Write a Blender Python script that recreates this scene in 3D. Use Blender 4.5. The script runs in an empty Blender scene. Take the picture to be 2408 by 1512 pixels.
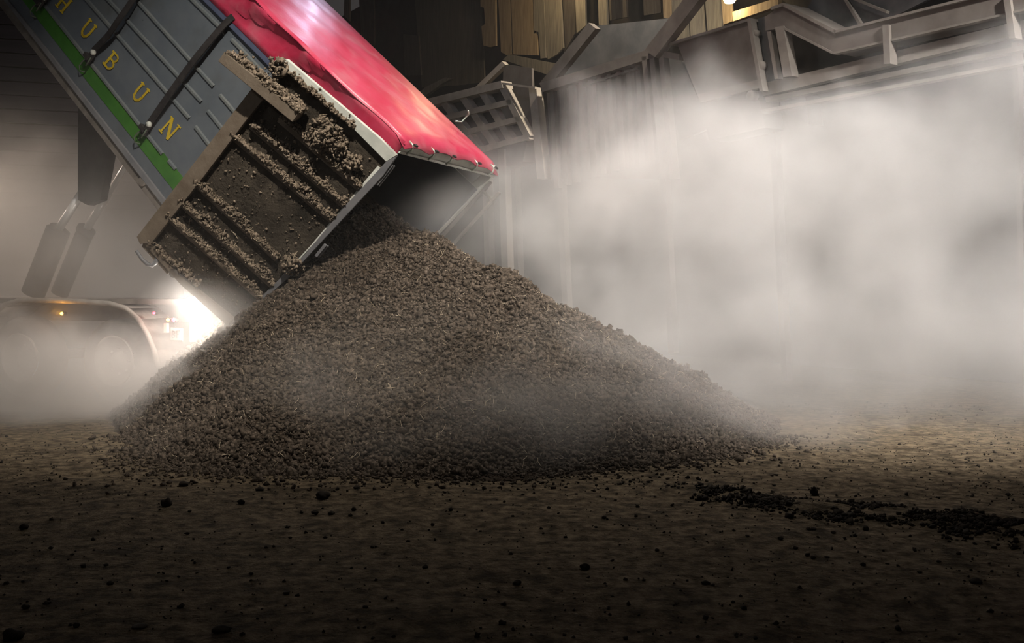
import bpy, math, random
import numpy as np
from mathutils import Vector

random.seed(7)
rng = np.random.default_rng(11)
sc = bpy.context.scene
COL = sc.collection

# ------------------------------------------------------------------ camera
F, CX, CY, YH, EYE = 2400.0, 1204.0, 756.0, 680.0, 1.4
PITCH = math.atan((CY - YH) / F)
cam = bpy.data.objects.new('camera', bpy.data.cameras.new('camera'))
COL.objects.link(cam)
cam.location = (0, 0, EYE)
cam.rotation_euler = (math.pi / 2 - PITCH, 0, 0)
cam.data.sensor_width = 36.0
cam.data.lens = 36.0 * F / 2408.0
cam.data.clip_end = 200
sc.camera = cam

# ------------------------------------------------------------------ world, lights, exposure
world = bpy.data.worlds.new('night')
sc.world = world
world.use_nodes = True
bg = world.node_tree.nodes['Background']
bg.inputs[0].default_value = (0.63, 0.58, 0.56, 1)
bg.inputs[1].default_value = 0.052
sc.view_settings.view_transform = 'Standard'
sc.view_settings.look = 'None'
sc.view_settings.exposure = 0.0
sc.view_settings.gamma = 1.0
sc.cycles.max_bounces = 4
sc.cycles.diffuse_bounces = 2
sc.cycles.glossy_bounces = 2
sc.cycles.transmission_bounces = 2
sc.cycles.volume_bounces = 2
sc.cycles.volume_step_rate = 8.0
sc.cycles.use_light_tree = False
sc.cycles.use_adaptive_sampling = True
sc.cycles.adaptive_threshold = 0.05
sc.cycles.use_denoising = True


def light(name, kind, loc, target, power, color, size=0.3, spot=60, blend=0.6):
    d = bpy.data.lights.new(name, kind)
    d.energy = power
    d.color = color
    if kind == 'SPOT':
        d.spot_size = math.radians(spot)
        d.spot_blend = blend
    d.shadow_soft_size = size
    o = bpy.data.objects.new(name, d)
    COL.objects.link(o)
    o.location = loc
    if target is not None:
        o.rotation_euler = (Vector(target) - Vector(loc)).to_track_quat('-Z', 'Y').to_euler()
    return o


light('ridge_floodlight', 'SPOT', (1.4, 11.8, 9.2), (0.6, 12.4, 0.0), 2000, (1.0, 0.94, 0.87), 0.2, 96, 1.0)
light('truss_lamp', 'SPOT', (-0.6, 4.2, 8.6), (-2.3, 11.2, 1.9), 4600, (1.0, 0.93, 0.84), 0.10, 58, 1.0)
light('yard_floodlight', 'SPOT', (7.2, 3.5, 8.6), (3.7, 12.0, 1.3), 14500, (1.0, 0.96, 0.935), 0.25, 50, 1.0)
light('bay_lamp', 'SPOT', (-9.8, 16.4, 3.3), (-5.0, 14.4, 1.6), 620, (1.0, 0.82, 0.68), 0.2, 100, 1.0)
light('hopper_fill', 'SPOT', (2.6, 15.2, 8.8), (0.9, 19.4, 4.6), 2800, (1.0, 0.90, 0.76), 0.2, 104, 1.0)  # added fill light, brightens the hopper faces
light('mercury_lamp', 'POINT', (-2.0, 16.2, 7.4), None, 80, (0.66, 0.74, 1.0), 0.15)
light('shed_lamp', 'SPOT', (-6.5, 3.0, 7.5), (-2.9, 13.0, 3.6), 300, (0.92, 0.95, 1.0), 0.10, 52, 1.0)


# ------------------------------------------------------------------ pixel helpers
FWD = np.array([0, math.cos(PITCH), -math.sin(PITCH)])
UPV = np.array([0, math.sin(PITCH), math.cos(PITCH)])
CAM = np.array([0, 0, EYE])


def ray(x, y):
    return np.array([(x - CX) / F, 0, 0]) + FWD - UPV * (y - CY) / F


def at_y(x, y, Y):
    r = ray(x, y)
    return CAM + r * (Y / r[1])


def on_plane(x, y, P, n):
    r = ray(x, y)
    return CAM + r * (((P - CAM) @ n) / (r @ n))


def ground(x, y):
    r = ray(x, y)
    return CAM + r * (-EYE / r[2])


# ------------------------------------------------------------------ mesh helpers
class MB:
    def __init__(self):
        self.v, self.f = [], []

    def poly(self, pts):
        b = len(self.v)
        self.v += [tuple(map(float, p)) for p in pts]
        self.f.append(tuple(range(b, b + len(pts))))

    def prism(self, pts, vec):
        b, n = len(self.v), len(pts)
        self.v += [tuple(map(float, p)) for p in pts]
        self.v += [tuple(float(c) for c in np.asarray(p) + vec) for p in pts]
        self.f.append(tuple(range(b, b + n)))
        self.f.append(tuple(range(b + 2 * n - 1, b + n - 1, -1)))
        for i in range(n):
            j = (i + 1) % n
            self.f.append((b + i, b + n + i, b + n + j, b + j))
        return self

    def bar(self, p, q, wdir, w, ddir, d):
        """box from p to q, width w along wdir, depth d along ddir (from the line outward)"""
        p, q = np.asarray(p, float), np.asarray(q, float)
        wd = np.asarray(wdir, float) * w / 2
        return self.prism([p - wd, q - wd, q + wd, p + wd], np.asarray(ddir, float) * d)

    def tube(self, pts, r, n=8, cap=True):
        pts = [np.asarray(p, float) for p in pts]
        rs = r if hasattr(r, '__len__') else [r] * len(pts)
        b = len(self.v)
        prev = None
        for i, p in enumerate(pts):
            t = pts[min(i + 1, len(pts) - 1)] - pts[max(i - 1, 0)]
            t = t / (np.linalg.norm(t) + 1e-9)
            if prev is None:
                a = np.cross(t, [0, 0, 1])
                if np.linalg.norm(a) < .05:
                    a = np.cross(t, [1, 0, 0])
            else:
                a = prev - t * (prev @ t)
            a = a / np.linalg.norm(a)
            prev = a
            c = np.cross(t, a)
            for k in range(n):
                an = 2 * math.pi * k / n
                self.v.append(tuple(p + rs[i] * (math.cos(an) * a + math.sin(an) * c)))
        for i in range(len(pts) - 1):
            for k in range(n):
                k2 = (k + 1) % n
                self.f.append((b + i * n + k, b + i * n + k2, b + (i + 1) * n + k2, b + (i + 1) * n + k))
        if cap:
            self.f.append(tuple(b + k for k in range(n - 1, -1, -1)))
            e = b + (len(pts) - 1) * n
            self.f.append(tuple(e + k for k in range(n)))
        return self

    def lathe(self, c, axis, prof, n=32):
        """prof: list of (radius, height along axis)"""
        axis = np.asarray(axis, float)
        axis = axis / np.linalg.norm(axis)
        a = np.cross(axis, [0, 0, 1])
        if np.linalg.norm(a) < .05:
            a = np.cross(axis, [1, 0, 0])
        a /= np.linalg.norm(a)
        c2 = np.cross(axis, a)
        b = len(self.v)
        for r, h in prof:
            for k in range(n):
                an = 2 * math.pi * k / n
                self.v.append(tuple(np.asarray(c) + axis * h + r * (math.cos(an) * a + math.sin(an) * c2)))
        for i in range(len(prof) - 1):
            for k in range(n):
                k2 = (k + 1) % n
                self.f.append((b + i * n + k, b + i * n + k2, b + (i + 1) * n + k2, b + (i + 1) * n + k))
        return self

    def build(self, name, mat, parent=None, smooth=False, bevel=0):
        me = bpy.data.meshes.new(name)
        me.from_pydata(self.v, [], self.f)
        return finish(name, me, mat, parent, smooth, bevel)


def finish(name, me, mat, parent=None, smooth=False, bevel=0):
    me.update()
    if mat is not None:
        me.materials.append(mat)
    if smooth:
        me.polygons.foreach_set('use_smooth', [True] * len(me.polygons))
    o = bpy.data.objects.new(name, me)
    COL.objects.link(o)
    if parent is not None:
        o.parent = parent
        if parent.type == 'EMPTY':          # parts are modelled in world space
            o.location = -parent.location
    if bevel:
        m = o.modifiers.new('bevel', 'BEVEL')
        m.width = bevel
        m.segments = 2
    return o


def np_mesh(name, V, faces, mat, parent=None, smooth=False):
    """V (n,3); faces (m,k) constant k"""
    me = bpy.data.meshes.new(name)
    m, k = faces.shape
    me.vertices.add(len(V))
    me.vertices.foreach_set('co', np.ascontiguousarray(V, dtype=np.float32).ravel())
    me.loops.add(m * k)
    me.loops.foreach_set('vertex_index', np.ascontiguousarray(faces, dtype=np.int32).ravel())
    me.polygons.add(m)
    me.polygons.foreach_set('loop_start', np.arange(0, m * k, k, dtype=np.int32))
    me.update(calc_edges=True)
    return finish(name, me, mat, parent, smooth)


def tag(o, label=None, cat=None, group=None, kind=None):
    if label:
        o['label'] = label
    if cat:
        o['category'] = cat
    if group:
        o['group'] = group
    if kind:
        o['kind'] = kind
    return o


def empty(name, loc):
    o = bpy.data.objects.new(name, None)
    COL.objects.link(o)
    o.empty_display_size = 0.2
    o.location = loc
    return o


# value noise, vectorised
def _hash(ix, iy, seed):
    h = (ix.astype(np.int64) * 374761393 + iy.astype(np.int64) * 668265263 + seed * 974711) & 0x7fffffff
    h = ((h ^ (h >> 13)) * 1274126177) & 0x7fffffff
    return ((h ^ (h >> 16)) & 0xffff) / 65535.0


def vnoise(x, y, seed=0):
    ix, iy = np.floor(x), np.floor(y)
    fx, fy = x - ix, y - iy
    fx, fy = fx * fx * (3 - 2 * fx), fy * fy * (3 - 2 * fy)
    a, b = _hash(ix, iy, seed), _hash(ix + 1, iy, seed)
    c, d = _hash(ix, iy + 1, seed), _hash(ix + 1, iy + 1, seed)
    return (a * (1 - fx) + b * fx) * (1 - fy) + (c * (1 - fx) + d * fx) * fy - .5


def fbm(x, y, octs=4, seed=0):
    s, amp = 0, 1.0
    for o in range(octs):
        s = s + amp * vnoise(x * 2 ** o, y * 2 ** o, seed + o)
        amp *= .5
    return s


# ------------------------------------------------------------------ materials
def mat(name, c1, c2=None, scale=6, detail=5, rough=0.8, metal=0.0, bump=0.0, bscale=None,
        lo=.35, hi=.65, stretch=(1, 1, 1), c3=None, s3=2.0, lo3=.5, hi3=.7, spec=0.3, coat=0.0):
    m = bpy.data.materials.new(name)
    m.use_nodes = True
    nt = m.node_tree
    b = nt.nodes['Principled BSDF']
    b.inputs['Roughness'].default_value = rough
    b.inputs['Metallic'].default_value = metal
    b.inputs['Specular IOR Level'].default_value = spec
    if coat:
        b.inputs['Coat Weight'].default_value = coat
        b.inputs['Coat Roughness'].default_value = 0.25
    b.inputs['Base Color'].default_value = (*c1, 1)
    if c2 is None and not bump:
        return m
    tc = nt.nodes.new('ShaderNodeTexCoord')
    mp = nt.nodes.new('ShaderNodeMapping')
    mp.inputs['Scale'].default_value = stretch
    nt.links.new(tc.outputs['Object'], mp.inputs[0])

    def noise(s, d):
        n = nt.nodes.new('ShaderNodeTexNoise')
        n.inputs['Scale'].default_value = s
        n.inputs['Detail'].default_value = d
        n.inputs['Roughness'].default_value = .62
        nt.links.new(mp.outputs[0], n.inputs['Vector'])
        return n

    def ramp(n, a, bb):
        r = nt.nodes.new('ShaderNodeMapRange')
        r.inputs['From Min'].default_value = a
        r.inputs['From Max'].default_value = bb
        nt.links.new(n.outputs[0], r.inputs[0])
        return r.outputs[0]

    def mix(fac, a, bb):
        x = nt.nodes.new('ShaderNodeMix')
        x.data_type = 'RGBA'
        nt.links.new(fac, x.inputs[0])
        for k, val in ((6, a), (7, bb)):
            if isinstance(val, tuple):
                x.inputs[k].default_value = (*val, 1)
            else:
                nt.links.new(val, x.inputs[k])
        return x.outputs[2]

    if c2 is not None:
        n1 = noise(scale, detail)
        c = mix(ramp(n1, lo, hi), c1, c2)
        if c3 is not None:
            c = mix(ramp(noise(s3, 4), lo3, hi3), c, c3)
        nt.links.new(c, b.inputs['Base Color'])
    if bump:
        nb = noise(bscale or scale * 2, 6)
        bn = nt.nodes.new('ShaderNodeBump')
        bn.inputs['Strength'].default_value = bump
        bn.inputs['Distance'].default_value = .03
        nt.links.new(nb.outputs[0], bn.inputs['Height'])
        nt.links.new(bn.outputs[0], b.inputs['Normal'])
    return m


def emis(name, c, s):
    m = bpy.data.materials.new(name)
    m.use_nodes = True
    b = m.node_tree.nodes['Principled BSDF']
    b.inputs['Base Color'].default_value = (*c, 1)
    b.inputs['Emission Color'].default_value = (*c, 1)
    b.inputs['Emission Strength'].default_value = s
    return m


M = dict(
    dirt=mat('dirt_ground', (.052, .039, .023), (.215, .163, .102), 11.0, 15, .95, bump=1.0, bscale=34, c3=(.036, .027, .016),
             s3=3.2, lo3=.54, hi3=.70, spec=.1, lo=.38, hi=.64),
    pale_compost=mat('compost_paler', (.06, .046, .032), (.30, .235, .17), 26, 3, .95, lo=.36, hi=.68, spec=.1),  # paler variant of the compost colour
    compost=mat('compost', (.026, .020, .014), (.145, .112, .084), 26, 3, .95, lo=.38, hi=.72, spec=.1),
    compost_bed=mat('compost_bed', (.022, .016, .011), (.075, .055, .038), 14, 6, 1, bump=1, bscale=30, spec=.05),
    straw=mat('straw', (.34, .27, .18), (.60, .50, .36), 9, 2, .8, spec=.2),
    manure=mat('dark_manure', (.014, .011, .009), (.045, .036, .026), 16, 4, .9, spec=.1),
    panel=mat('grey_paint', (.080, .092, .105), (.105, .116, .125), 3, 5, .5, c3=(.07, .072, .068), s3=1.4, lo3=.55, hi3=.8, bump=.05, bscale=3),
    panel_edge=mat('grey_ridge_paint', (.095, .108, .112), (.125, .132, .125), 5, 4, .5),
    railgrey=mat('rail_paint', (.12, .12, .125), (.17, .165, .165), 4, 5, .55),
    bluestrip=mat('blue_grey_rail', (.05, .06, .10), (.075, .085, .13), 4, 4, .5),
    green=mat('green_stripe_paint', (.025, .105, .010), (.04, .14, .016), 4, 5, .5, c3=(.03, .05, .015), s3=3.5, lo3=.66, hi3=.75),
    yellow=mat('yellow_letter', (.42, .29, .012), (.50, .36, .025), 6, 3, .5),
    black=mat('black_rubber', (.012, .010, .010), (.03, .026, .024), 8, 4, .7),
    tarp=mat('red_tarpaulin', (.42, .020, .055), (.50, .055, .105), 1.6, 6, .42, bump=.2, bscale=5, c3=(.47, .15, .18), s3=2.3,
             lo3=.50, hi3=.85, spec=.3, coat=.10, stretch=(1, 1, 1)),
    pale=mat('pale_grey_green_steel', (.42, .43, .38), (.54, .54, .48), 5, 5, .55, c3=(.20, .15, .09), s3=4, lo3=.6, hi3=.72),
    doordirt=mat('dirt_caked_steel', (.036, .029, .021), (.078, .063, .046), 5, 8, .95, bump=.8, bscale=26, c3=(.022, .018, .013), s3=2.5,
                 lo3=.48, hi3=.68, spec=.15),
    doorframe=mat('muddy_frame_steel', (.115, .088, .062), (.17, .135, .10), 5, 6, .85, bump=.25, bscale=30, spec=.2),
    dustysteel=mat('dusty_steel', (.125, .108, .092), (.175, .153, .13), 3, 5, .85, spec=.2),
    dustypanel=mat('dusty_panel', (.09, .076, .065), (.13, .112, .096), 2, 5, .9, spec=.2),
    lattice=mat('dusty_steel_lit', (.30, .26, .21), (.40, .35, .29), 3, 5, .85, spec=.2),  # dusty steel lightened so the lattice looks lit
    darkpanel=mat('dark_bin_panel', (.045, .045, .045), (.085, .08, .075), 2, 5, .9),
    wood=mat('old_board_wood', (.15, .105, .06), (.23, .165, .095), 3, 6, .9, stretch=(6, 6, .6), spec=.15),
    wood2=mat('weathered_board_wood', (.10, .085, .065), (.16, .135, .10), 3, 6, .9, stretch=(6, 6, .6), spec=.15),
    wood_dark=mat('dark_board_wood', (.035, .028, .022), (.06, .05, .04), 3, 6, .95, stretch=(6, 6, .6), spec=.1),
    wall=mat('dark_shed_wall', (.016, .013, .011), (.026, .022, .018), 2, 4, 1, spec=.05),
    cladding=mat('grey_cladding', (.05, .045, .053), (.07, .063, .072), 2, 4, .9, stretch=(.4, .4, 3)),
    chassis=mat('dusty_chassis', (.10, .085, .07), (.16, .14, .12), 6, 5, .85),
    fender=mat('dusty_mudguard', (.20, .18, .155), (.29, .26, .23), 9, 5, .8),
    tyre=mat('dusty_tyre', (.05, .043, .037), (.09, .08, .07), 10, 4, .95),
    rim=mat('dusty_rim', (.24, .22, .20), (.33, .31, .28), 6, 4, .6, metal=.3),
    chrome=mat('chrome', (.92, .90, .87), None, rough=.3, metal=.3),
    wire=mat('galvanised_wire', (.45, .50, .42), None, rough=.4, metal=.6),
    darkwire=mat('dull_green_wire', (.07, .085, .06), None, rough=.6),
    plate=mat('number_plate', (.30, .27, .24), (.36, .33, .29), 8, 3, .5),
    platetext=mat('plate_letter', (.03, .03, .03)),
    lampwhite=emis('work_lamp_lens', (1.0, .95, .88), 160),
    lampred=emis('red_lamp_lens', (1.0, .02, .04), 14),
    lampamber=emis('amber_lamp_lens', (1.0, .42, .03), 22),
    bulb=emis('rafter_bulb', (1.0, .85, .5), 1.2),
)


# ------------------------------------------------------------------ ground
def strip_mask(x, y):
    """the dark churned track that crosses the right of the yard"""
    a, b = ground(1480, 1150), ground(2420, 1240)
    t = (x - a[0]) / (b[0] - a[0])
    yc = a[1] + (b[1] - a[1]) * t + .12 * np.sin(x * 2.1)
    wdt = .14 + .20 * np.clip(t, 0, 1.3)
    m = np.exp(-((y - yc) / wdt) ** 2) * np.clip((t + .05) * 4, 0, 1)
    return m


def ground_z(x, y):
    z = .05 * fbm(x * .35, y * .35, 3, 3) + .014 * fbm(x * 2.2, y * 3.2, 4, 9)
    lump = np.clip(fbm(x * 5, y * 6, 3, 20) - .12, 0, 1)
    z = z + .014 * lump
    z = z + strip_mask(x, y) * (.015 + .06 * np.clip(fbm(x * 4, y * 6, 3, 33) + .15, 0, 1))
    return z


gx = np.concatenate([np.linspace(-16, -5.2, 60, endpoint=False), np.linspace(-5.2, 5.6, 420, endpoint=False), np.linspace(5.6, 16, 60)])
gy = np.concatenate([np.linspace(1.5, 3.6, 12, endpoint=False), np.linspace(3.6, 9, 340, endpoint=False), np.linspace(9, 13, 90, endpoint=False), np.linspace(13, 30, 40)])
GX, GY = np.meshgrid(gx, gy)
GZ = ground_z(GX, GY)
nx, ny = len(gx), len(gy)
idx = np.arange(nx * ny).reshape(ny, nx)
quads = np.stack([idx[:-1, :-1], idx[:-1, 1:], idx[1:, 1:], idx[1:, :-1]], -1).reshape(-1, 4)
floor = np_mesh('floor', np.stack([GX.ravel(), GY.ravel(), GZ.ravel()], 1), quads, M['dirt'], smooth=True)
tag(floor, 'bare brown trampled dirt yard floor with crumbs and tracks', kind='structure')

# ------------------------------------------------------------------ chips
CUBE = np.array([[x, y, z] for x in (-1, 1) for y in (-1, 1) for z in (-1, 1)], float)
CUBEF = np.array([[0, 1, 3, 2], [4, 6, 7, 5], [0, 4, 5, 1], [2, 3, 7, 6], [0, 2, 6, 4], [1, 5, 7, 3]])


def rot_mats(n):
    q = rng.normal(size=(n, 4))
    q /= np.linalg.norm(q, axis=1)[:, None]
    w, x, y, z = q.T
    return np.stack([np.stack([1 - 2 * (y * y + z * z), 2 * (x * y - z * w), 2 * (x * z + y * w)], -1),
                     np.stack([2 * (x * y + z * w), 1 - 2 * (x * x + z * z), 2 * (y * z - x * w)], -1),
                     np.stack([2 * (x * z - y * w), 2 * (y * z + x * w), 1 - 2 * (x * x + y * y)], -1)], 1)


def chips(P, size, aniso=(1, .8, .6), jitter=.35):
    n = len(P)
    R = rot_mats(n)
    base = CUBE[None] * (1 + jitter * rng.uniform(-1, 1, (n, 8, 3)))
    base = base * (np.asarray(aniso)[None, None] * rng.uniform(.6, 1.3, (n, 1, 3)))
    base = base * np.asarray(size).reshape(-1, 1, 1)
    V = np.einsum('nij,nkj->nki', R, base) + P[:, None]
    Fc = (CUBEF[None] + (np.arange(n) * 8)[:, None, None]).reshape(-1, 4)
    return V.reshape(-1, 3), Fc


def straws(P, length, width, flat=None):
    """thin bent three-sided straws"""
    n = len(P)
    d = rng.normal(size=(n, 3))
    if flat is not None:
        d[:, 2] *= flat
    d /= np.linalg.norm(d, axis=1)[:, None]
    s = np.cross(d, rng.normal(size=(n, 3)))
    s /= np.linalg.norm(s, axis=1)[:, None]
    t = np.cross(d, s)
    L_ = np.asarray(length).reshape(-1, 1)
    bend = rng.uniform(-.25, .25, (n, 1)) * L_
    rings = []
    for k, (a, b) in enumerate(((-.5, 0), (0, 1), (.5, 0))):
        c = P + d * L_ * a + s * bend * b
        for an in (0, 2.1, 4.2):
            rings.append(c + width * (math.cos(an) * s + math.sin(an) * t))
    V = np.stack(rings, 1)
    f = []
    for r in (0, 3):
        for k in range(3):
            f.append((r + k, r + (k + 1) % 3, r + 3 + (k + 1) % 3, r + 3 + k))
    Fc = (np.array(f)[None] + (np.arange(n) * 9)[:, None, None]).reshape(-1, 4)
    return V.reshape(-1, 3), Fc


# ------------------------------------------------------------------ compost pile
CONES = [(-1.72, 12.3, 2.62, .90), (-1.0, 11.8, 2.25, .80), (-1.9, 10.6, 1.62, .80), (-1.75, 9.5, 1.08, .72), (-.3, 11.0, 1.80, .70),
         (.55, 11.0, 1.32, .60), (-.3, 9.7, 1.12, .62), (.85, 10.2, .85, .52), (-1.9, 8.7, .55, .50), (-.5, 8.7, .52, .48), (.7, 9.2, .48, .45)]


def pile_z(x, y):
    acc = 0
    k = 9.0
    for cx_, cy_, h, s in CONES:
        r = np.sqrt((x - cx_) ** 2 + (y - cy_) ** 2 + .05)
        acc = acc + np.exp(k * np.clip(h - s * r, -1.5, 9))
    z = np.log(acc) / k
    z = np.where(z > 0.12, z, .12 * np.exp((z - .12) / .12))     # soft toe
    z = z + (.16 * fbm(x * 1.2, y * 1.2, 3, 51) + .08 * fbm(x * 5, y * 5, 3, 61)) * np.clip(z * 2, 0, 1)
    return z - .03


px_ = np.linspace(-5.6, 3.4, 300)
py_ = np.linspace(7.0, 15.0, 260)
PX, PY = np.meshgrid(px_, py_)
PZ = pile_z(PX, PY)
pid = np.arange(PX.size).reshape(PX.shape)
pq = np.stack([pid[:-1, :-1], pid[:-1, 1:], pid[1:, 1:], pid[1:, :-1]], -1)
keep = (PZ[:-1, :-1] > -.01)
pile = np_mesh('compost_pile', np.stack([PX.ravel(), PY.ravel(), PZ.ravel()], 1), pq[keep].reshape(-1, 4), M['compost_bed'], smooth=True)
tag(pile, 'large steaming heap of dark brown compost under the tipped trailer', 'compost heap', kind='stuff')


def pile_points(n, zmin=.0):
    out = []
    got = 0
    while got < n:
        x = rng.uniform(-5.4, 3.2, n * 3)
        y = rng.uniform(7.0, 13.4, n * 3)
        z = pile_z(x, y)
        e = .03
        sl = np.hypot(pile_z(x + e, y) - z, pile_z(x, y + e) - z) / e
        ok = (z > zmin) & (rng.uniform(0, 1, n * 3) < np.sqrt(1 + sl * sl) / 1.9)
        out.append(np.stack([x[ok], y[ok], z[ok]], 1))
        got += ok.sum()
    return np.concatenate(out)[:n]


P = pile_points(115000, .01)
sz = rng.lognormal(math.log(.0105), .40, len(P)).clip(.005, .04)
P[:, 2] += rng.uniform(-.2, 1.0, len(P)) * sz
V, Fc = chips(P, sz)
xt, yt = rng.uniform(-5.4, 3.3, 60000), rng.uniform(6.9, 9.6, 60000)
zt = pile_z(xt, yt)
kt = (zt < .012) & (rng.uniform(0, 1, 60000) < np.clip((zt + .0300) / .05, 0, 1) ** 1.7)
st_ = rng.lognormal(math.log(.009), .4, kt.sum()).clip(.004, .03)
V2, F2 = chips(np.stack([xt[kt], yt[kt], np.maximum(zt[kt], ground_z(xt[kt], yt[kt])) + st_ * .4], 1), st_)
V, Fc = np.concatenate([V, V2]), np.concatenate([Fc, F2 + len(V)])
tag(np_mesh('compost_crumbs', V, Fc, M['compost'], pile), 'brown crumbs covering the heap', kind='stuff')
P = pile_points(2400, .03)
P[:, 2] += .015
V, Fc = straws(P, rng.uniform(.03, .11, len(P)), .0024)
tag(np_mesh('straw_bits', V, Fc, M['straw'], pile), 'pale straw bits in the heap', kind='stuff')

# ground litter around the toe and over the yard
n = 12000
x = rng.uniform(-5, 5.5, n)
y = 4 + 8.5 * rng.uniform(0, 1, n) ** 1.2
dn = .25 + .75 * (vnoise(x * .8, y * .8, 77) + .5) ** 2 + .9 * np.exp(-np.maximum(0, -(pile_z(x, y) + .02)) * 60) * (np.abs(y - 8) < 1.2)
ok = rng.uniform(0, 1, n) < dn
x, y = x[ok], y[ok]
s = rng.lognormal(math.log(.0036), .5, len(x)).clip(.0015, .013)
V, Fc = chips(np.stack([x, y, ground_z(x, y) + s * .4], 1), s)
lit = np_mesh('loose_crumbs', V, Fc, M['manure'])
tag(lit, 'countless tiny dark crumbs scattered over the dirt yard', 'crumbs', kind='stuff')
# dark churned track
n = 120000
x = rng.uniform(.6, 5.6, n)
y = rng.uniform(5.0, 8.2, n)
m_ = strip_mask(x, y) * np.clip(3.2 * (fbm(x * 2.6, y * 5.5, 3, 90) + .12), 0, 1)
ok = rng.uniform(0, 1, n) < m_
x, y = x[ok], y[ok]
s = rng.lognormal(math.log(.006), .45, len(x)).clip(.003, .018)
V, Fc = chips(np.stack([x, y, ground_z(x, y) + s * .35], 1), s, (1.3, 1, .7))
tag(np_mesh('churned_muck_track', V, Fc, M['manure']), 'black strip of churned muck across the dirt on the right', 'muck', kind='stuff')

# single clods that can be picked out
def clod_mesh(name, seed, lumps=.32):
    r = np.random.default_rng(seed)
    import bmesh
    bm = bmesh.new()
    bmesh.ops.create_icosphere(bm, subdivisions=3, radius=1)
    k = r.normal(size=(7, 3))
    ph = r.uniform(0, 6, 7)
    for v in bm.verts:
        c = np.array(v.co)
        d = 1 + lumps * sum(math.sin(2.3 * (k[i] @ c) + ph[i]) for i in range(7)) / 4 + r.uniform(-.06, .06)
        v.co = Vector(c * d)
    me = bpy.data.meshes.new(name)
    bm.to_mesh(me)
    bm.free()
    me.polygons.foreach_set('use_smooth', [True] * len(me.polygons))
    me.materials.append(M['manure'])
    return me


CM = [clod_mesh('clod_shape', 100 + i) for i in range(5)]


def clod(px, py, r_px, label, group=None, k=0, squash=.8, wide=1.0):
    g = ground(px, py)
    r = r_px * g[1] / F
    o = bpy.data.objects.new('dirt_clod', CM[k % 5])
    COL.objects.link(o)
    z = float(ground_z(np.array([g[0]]), np.array([g[1]]))[0])
    o.location = (g[0], g[1], max(z, 0) + r * squash * .62)
    o.scale = (r * wide, r * wide, r * squash)
    o.rotation_euler = (0, 0, random.uniform(0, 6))
    tag(o, label, 'clod', group)
    return o


clod(392, 1190, 12.5, 'round fist-sized brown clod standing alone left of the heap toe', squash=.95)
clod(56, 1244, 9, 'dark rounded clod near the left edge of the yard', k=1)
clod(523, 1490, 16, 'flattened dark lump of muck at the bottom of the yard', k=2, squash=.55, wide=1.35)
clod(326, 1479, 15, 'thin flat dark flake of muck at the bottom left', k=3, squash=.22, wide=1.2)
clod(28, 1505, 24, 'biggest dark lump in the bottom left corner', k=4, squash=.7)
clod(760, 1172, 14, 'crumbly black lump on the dirt just below the heap', k=1, squash=.65, wide=1.2)
clod(1374, 1342, 11, 'black lump in the open middle of the dirt yard', k=2)
clod(1915, 1163, 9, 'upright black lump standing at the edge of the muck track', k=3, squash=1.3)
clod(2295, 1376, 12, 'black lump near the bottom right of the yard', k=4, squash=.6, wide=1.2)
clod(1215, 1378, 10, 'brown lump left of the black lump in the open middle yard', k=0, squash=.6)
spots = [(446, 1203, 5), (832, 1203, 6), (742, 1208, 7), (778, 1209, 7), (824, 1216, 5), (676, 1243, 6), (440, 1256, 5), (682, 1266, 4),
         (626, 1290, 5), (875, 1290, 5), (252, 1150, 5), (568, 1185, 8), (432, 1147, 10), (610, 1155, 9), (838, 1152, 6), (1870, 1294, 6),
         (1835, 1275, 6), (1913, 1248, 6), (1960, 1256, 5), (2030, 1331, 6), (1944, 1314, 5), (1912, 1317, 5), (2162, 1350, 5), (2254, 1309, 6),
         (2207, 1325, 5), (1758, 1270, 5), (1660, 1376, 9), (1420, 1222, 5), (960, 1275, 5), (1000, 1340, 6), (1130, 1250, 4), (1545, 1300, 5),
         (250, 1330, 6), (120, 1290, 5), (60, 1430, 9), (110, 1420, 7), (180, 1480, 7), (260, 1375, 8), (590, 1350, 6), (700, 1410, 6),
         (860, 1440, 7), (900, 1230, 5), (1060, 1200, 6), (1290, 1195, 5), (1180, 1475, 8), (2170, 1240, 6), (2370, 1165, 6), (2330, 1085, 5)]
for i, (a, b, r) in enumerate(spots):
    clod(a, b, r, 'small dark crumb of compost lying loose on the bare dirt', 'small loose dark clods on the yard', i, random.uniform(.5, .9), random.uniform(.9, 1.2))

# ------------------------------------------------------------------ tipper truck
PHI, TH = math.radians(67.5), math.radians(45.5)
LV = np.array([-math.sin(PHI) * math.cos(TH), math.cos(PHI) * math.cos(TH), math.sin(TH)])     # along the tipped body, towards its front
NV = np.array([math.sin(PHI) * math.sin(TH), -math.cos(PHI) * math.sin(TH), math.cos(TH)])     # body's own up
WV = np.array([math.cos(PHI), math.sin(PHI), 0])                                              # from near side to far side
HV = np.array([-math.sin(PHI), math.cos(PHI), 0])                                             # chassis forward, level
ZV = np.array([0, 0, 1.0])
WIDTH = 2.5
T0 = at_y(899, 397, 11.0)


def S(x, y, out=0.0):
    """point of the near side plane under a pixel, pushed `out` metres towards the viewer"""
    return on_plane(x, y, T0, WV) - WV * out


tb = S(262, 850) + WV * 1.25
truck = empty('tipper_truck', (tb[0], tb[1], 0))
tag(truck, 'tipper truck with raised grey and green body, red tarpaulin and open rear door', 'truck')

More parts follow.
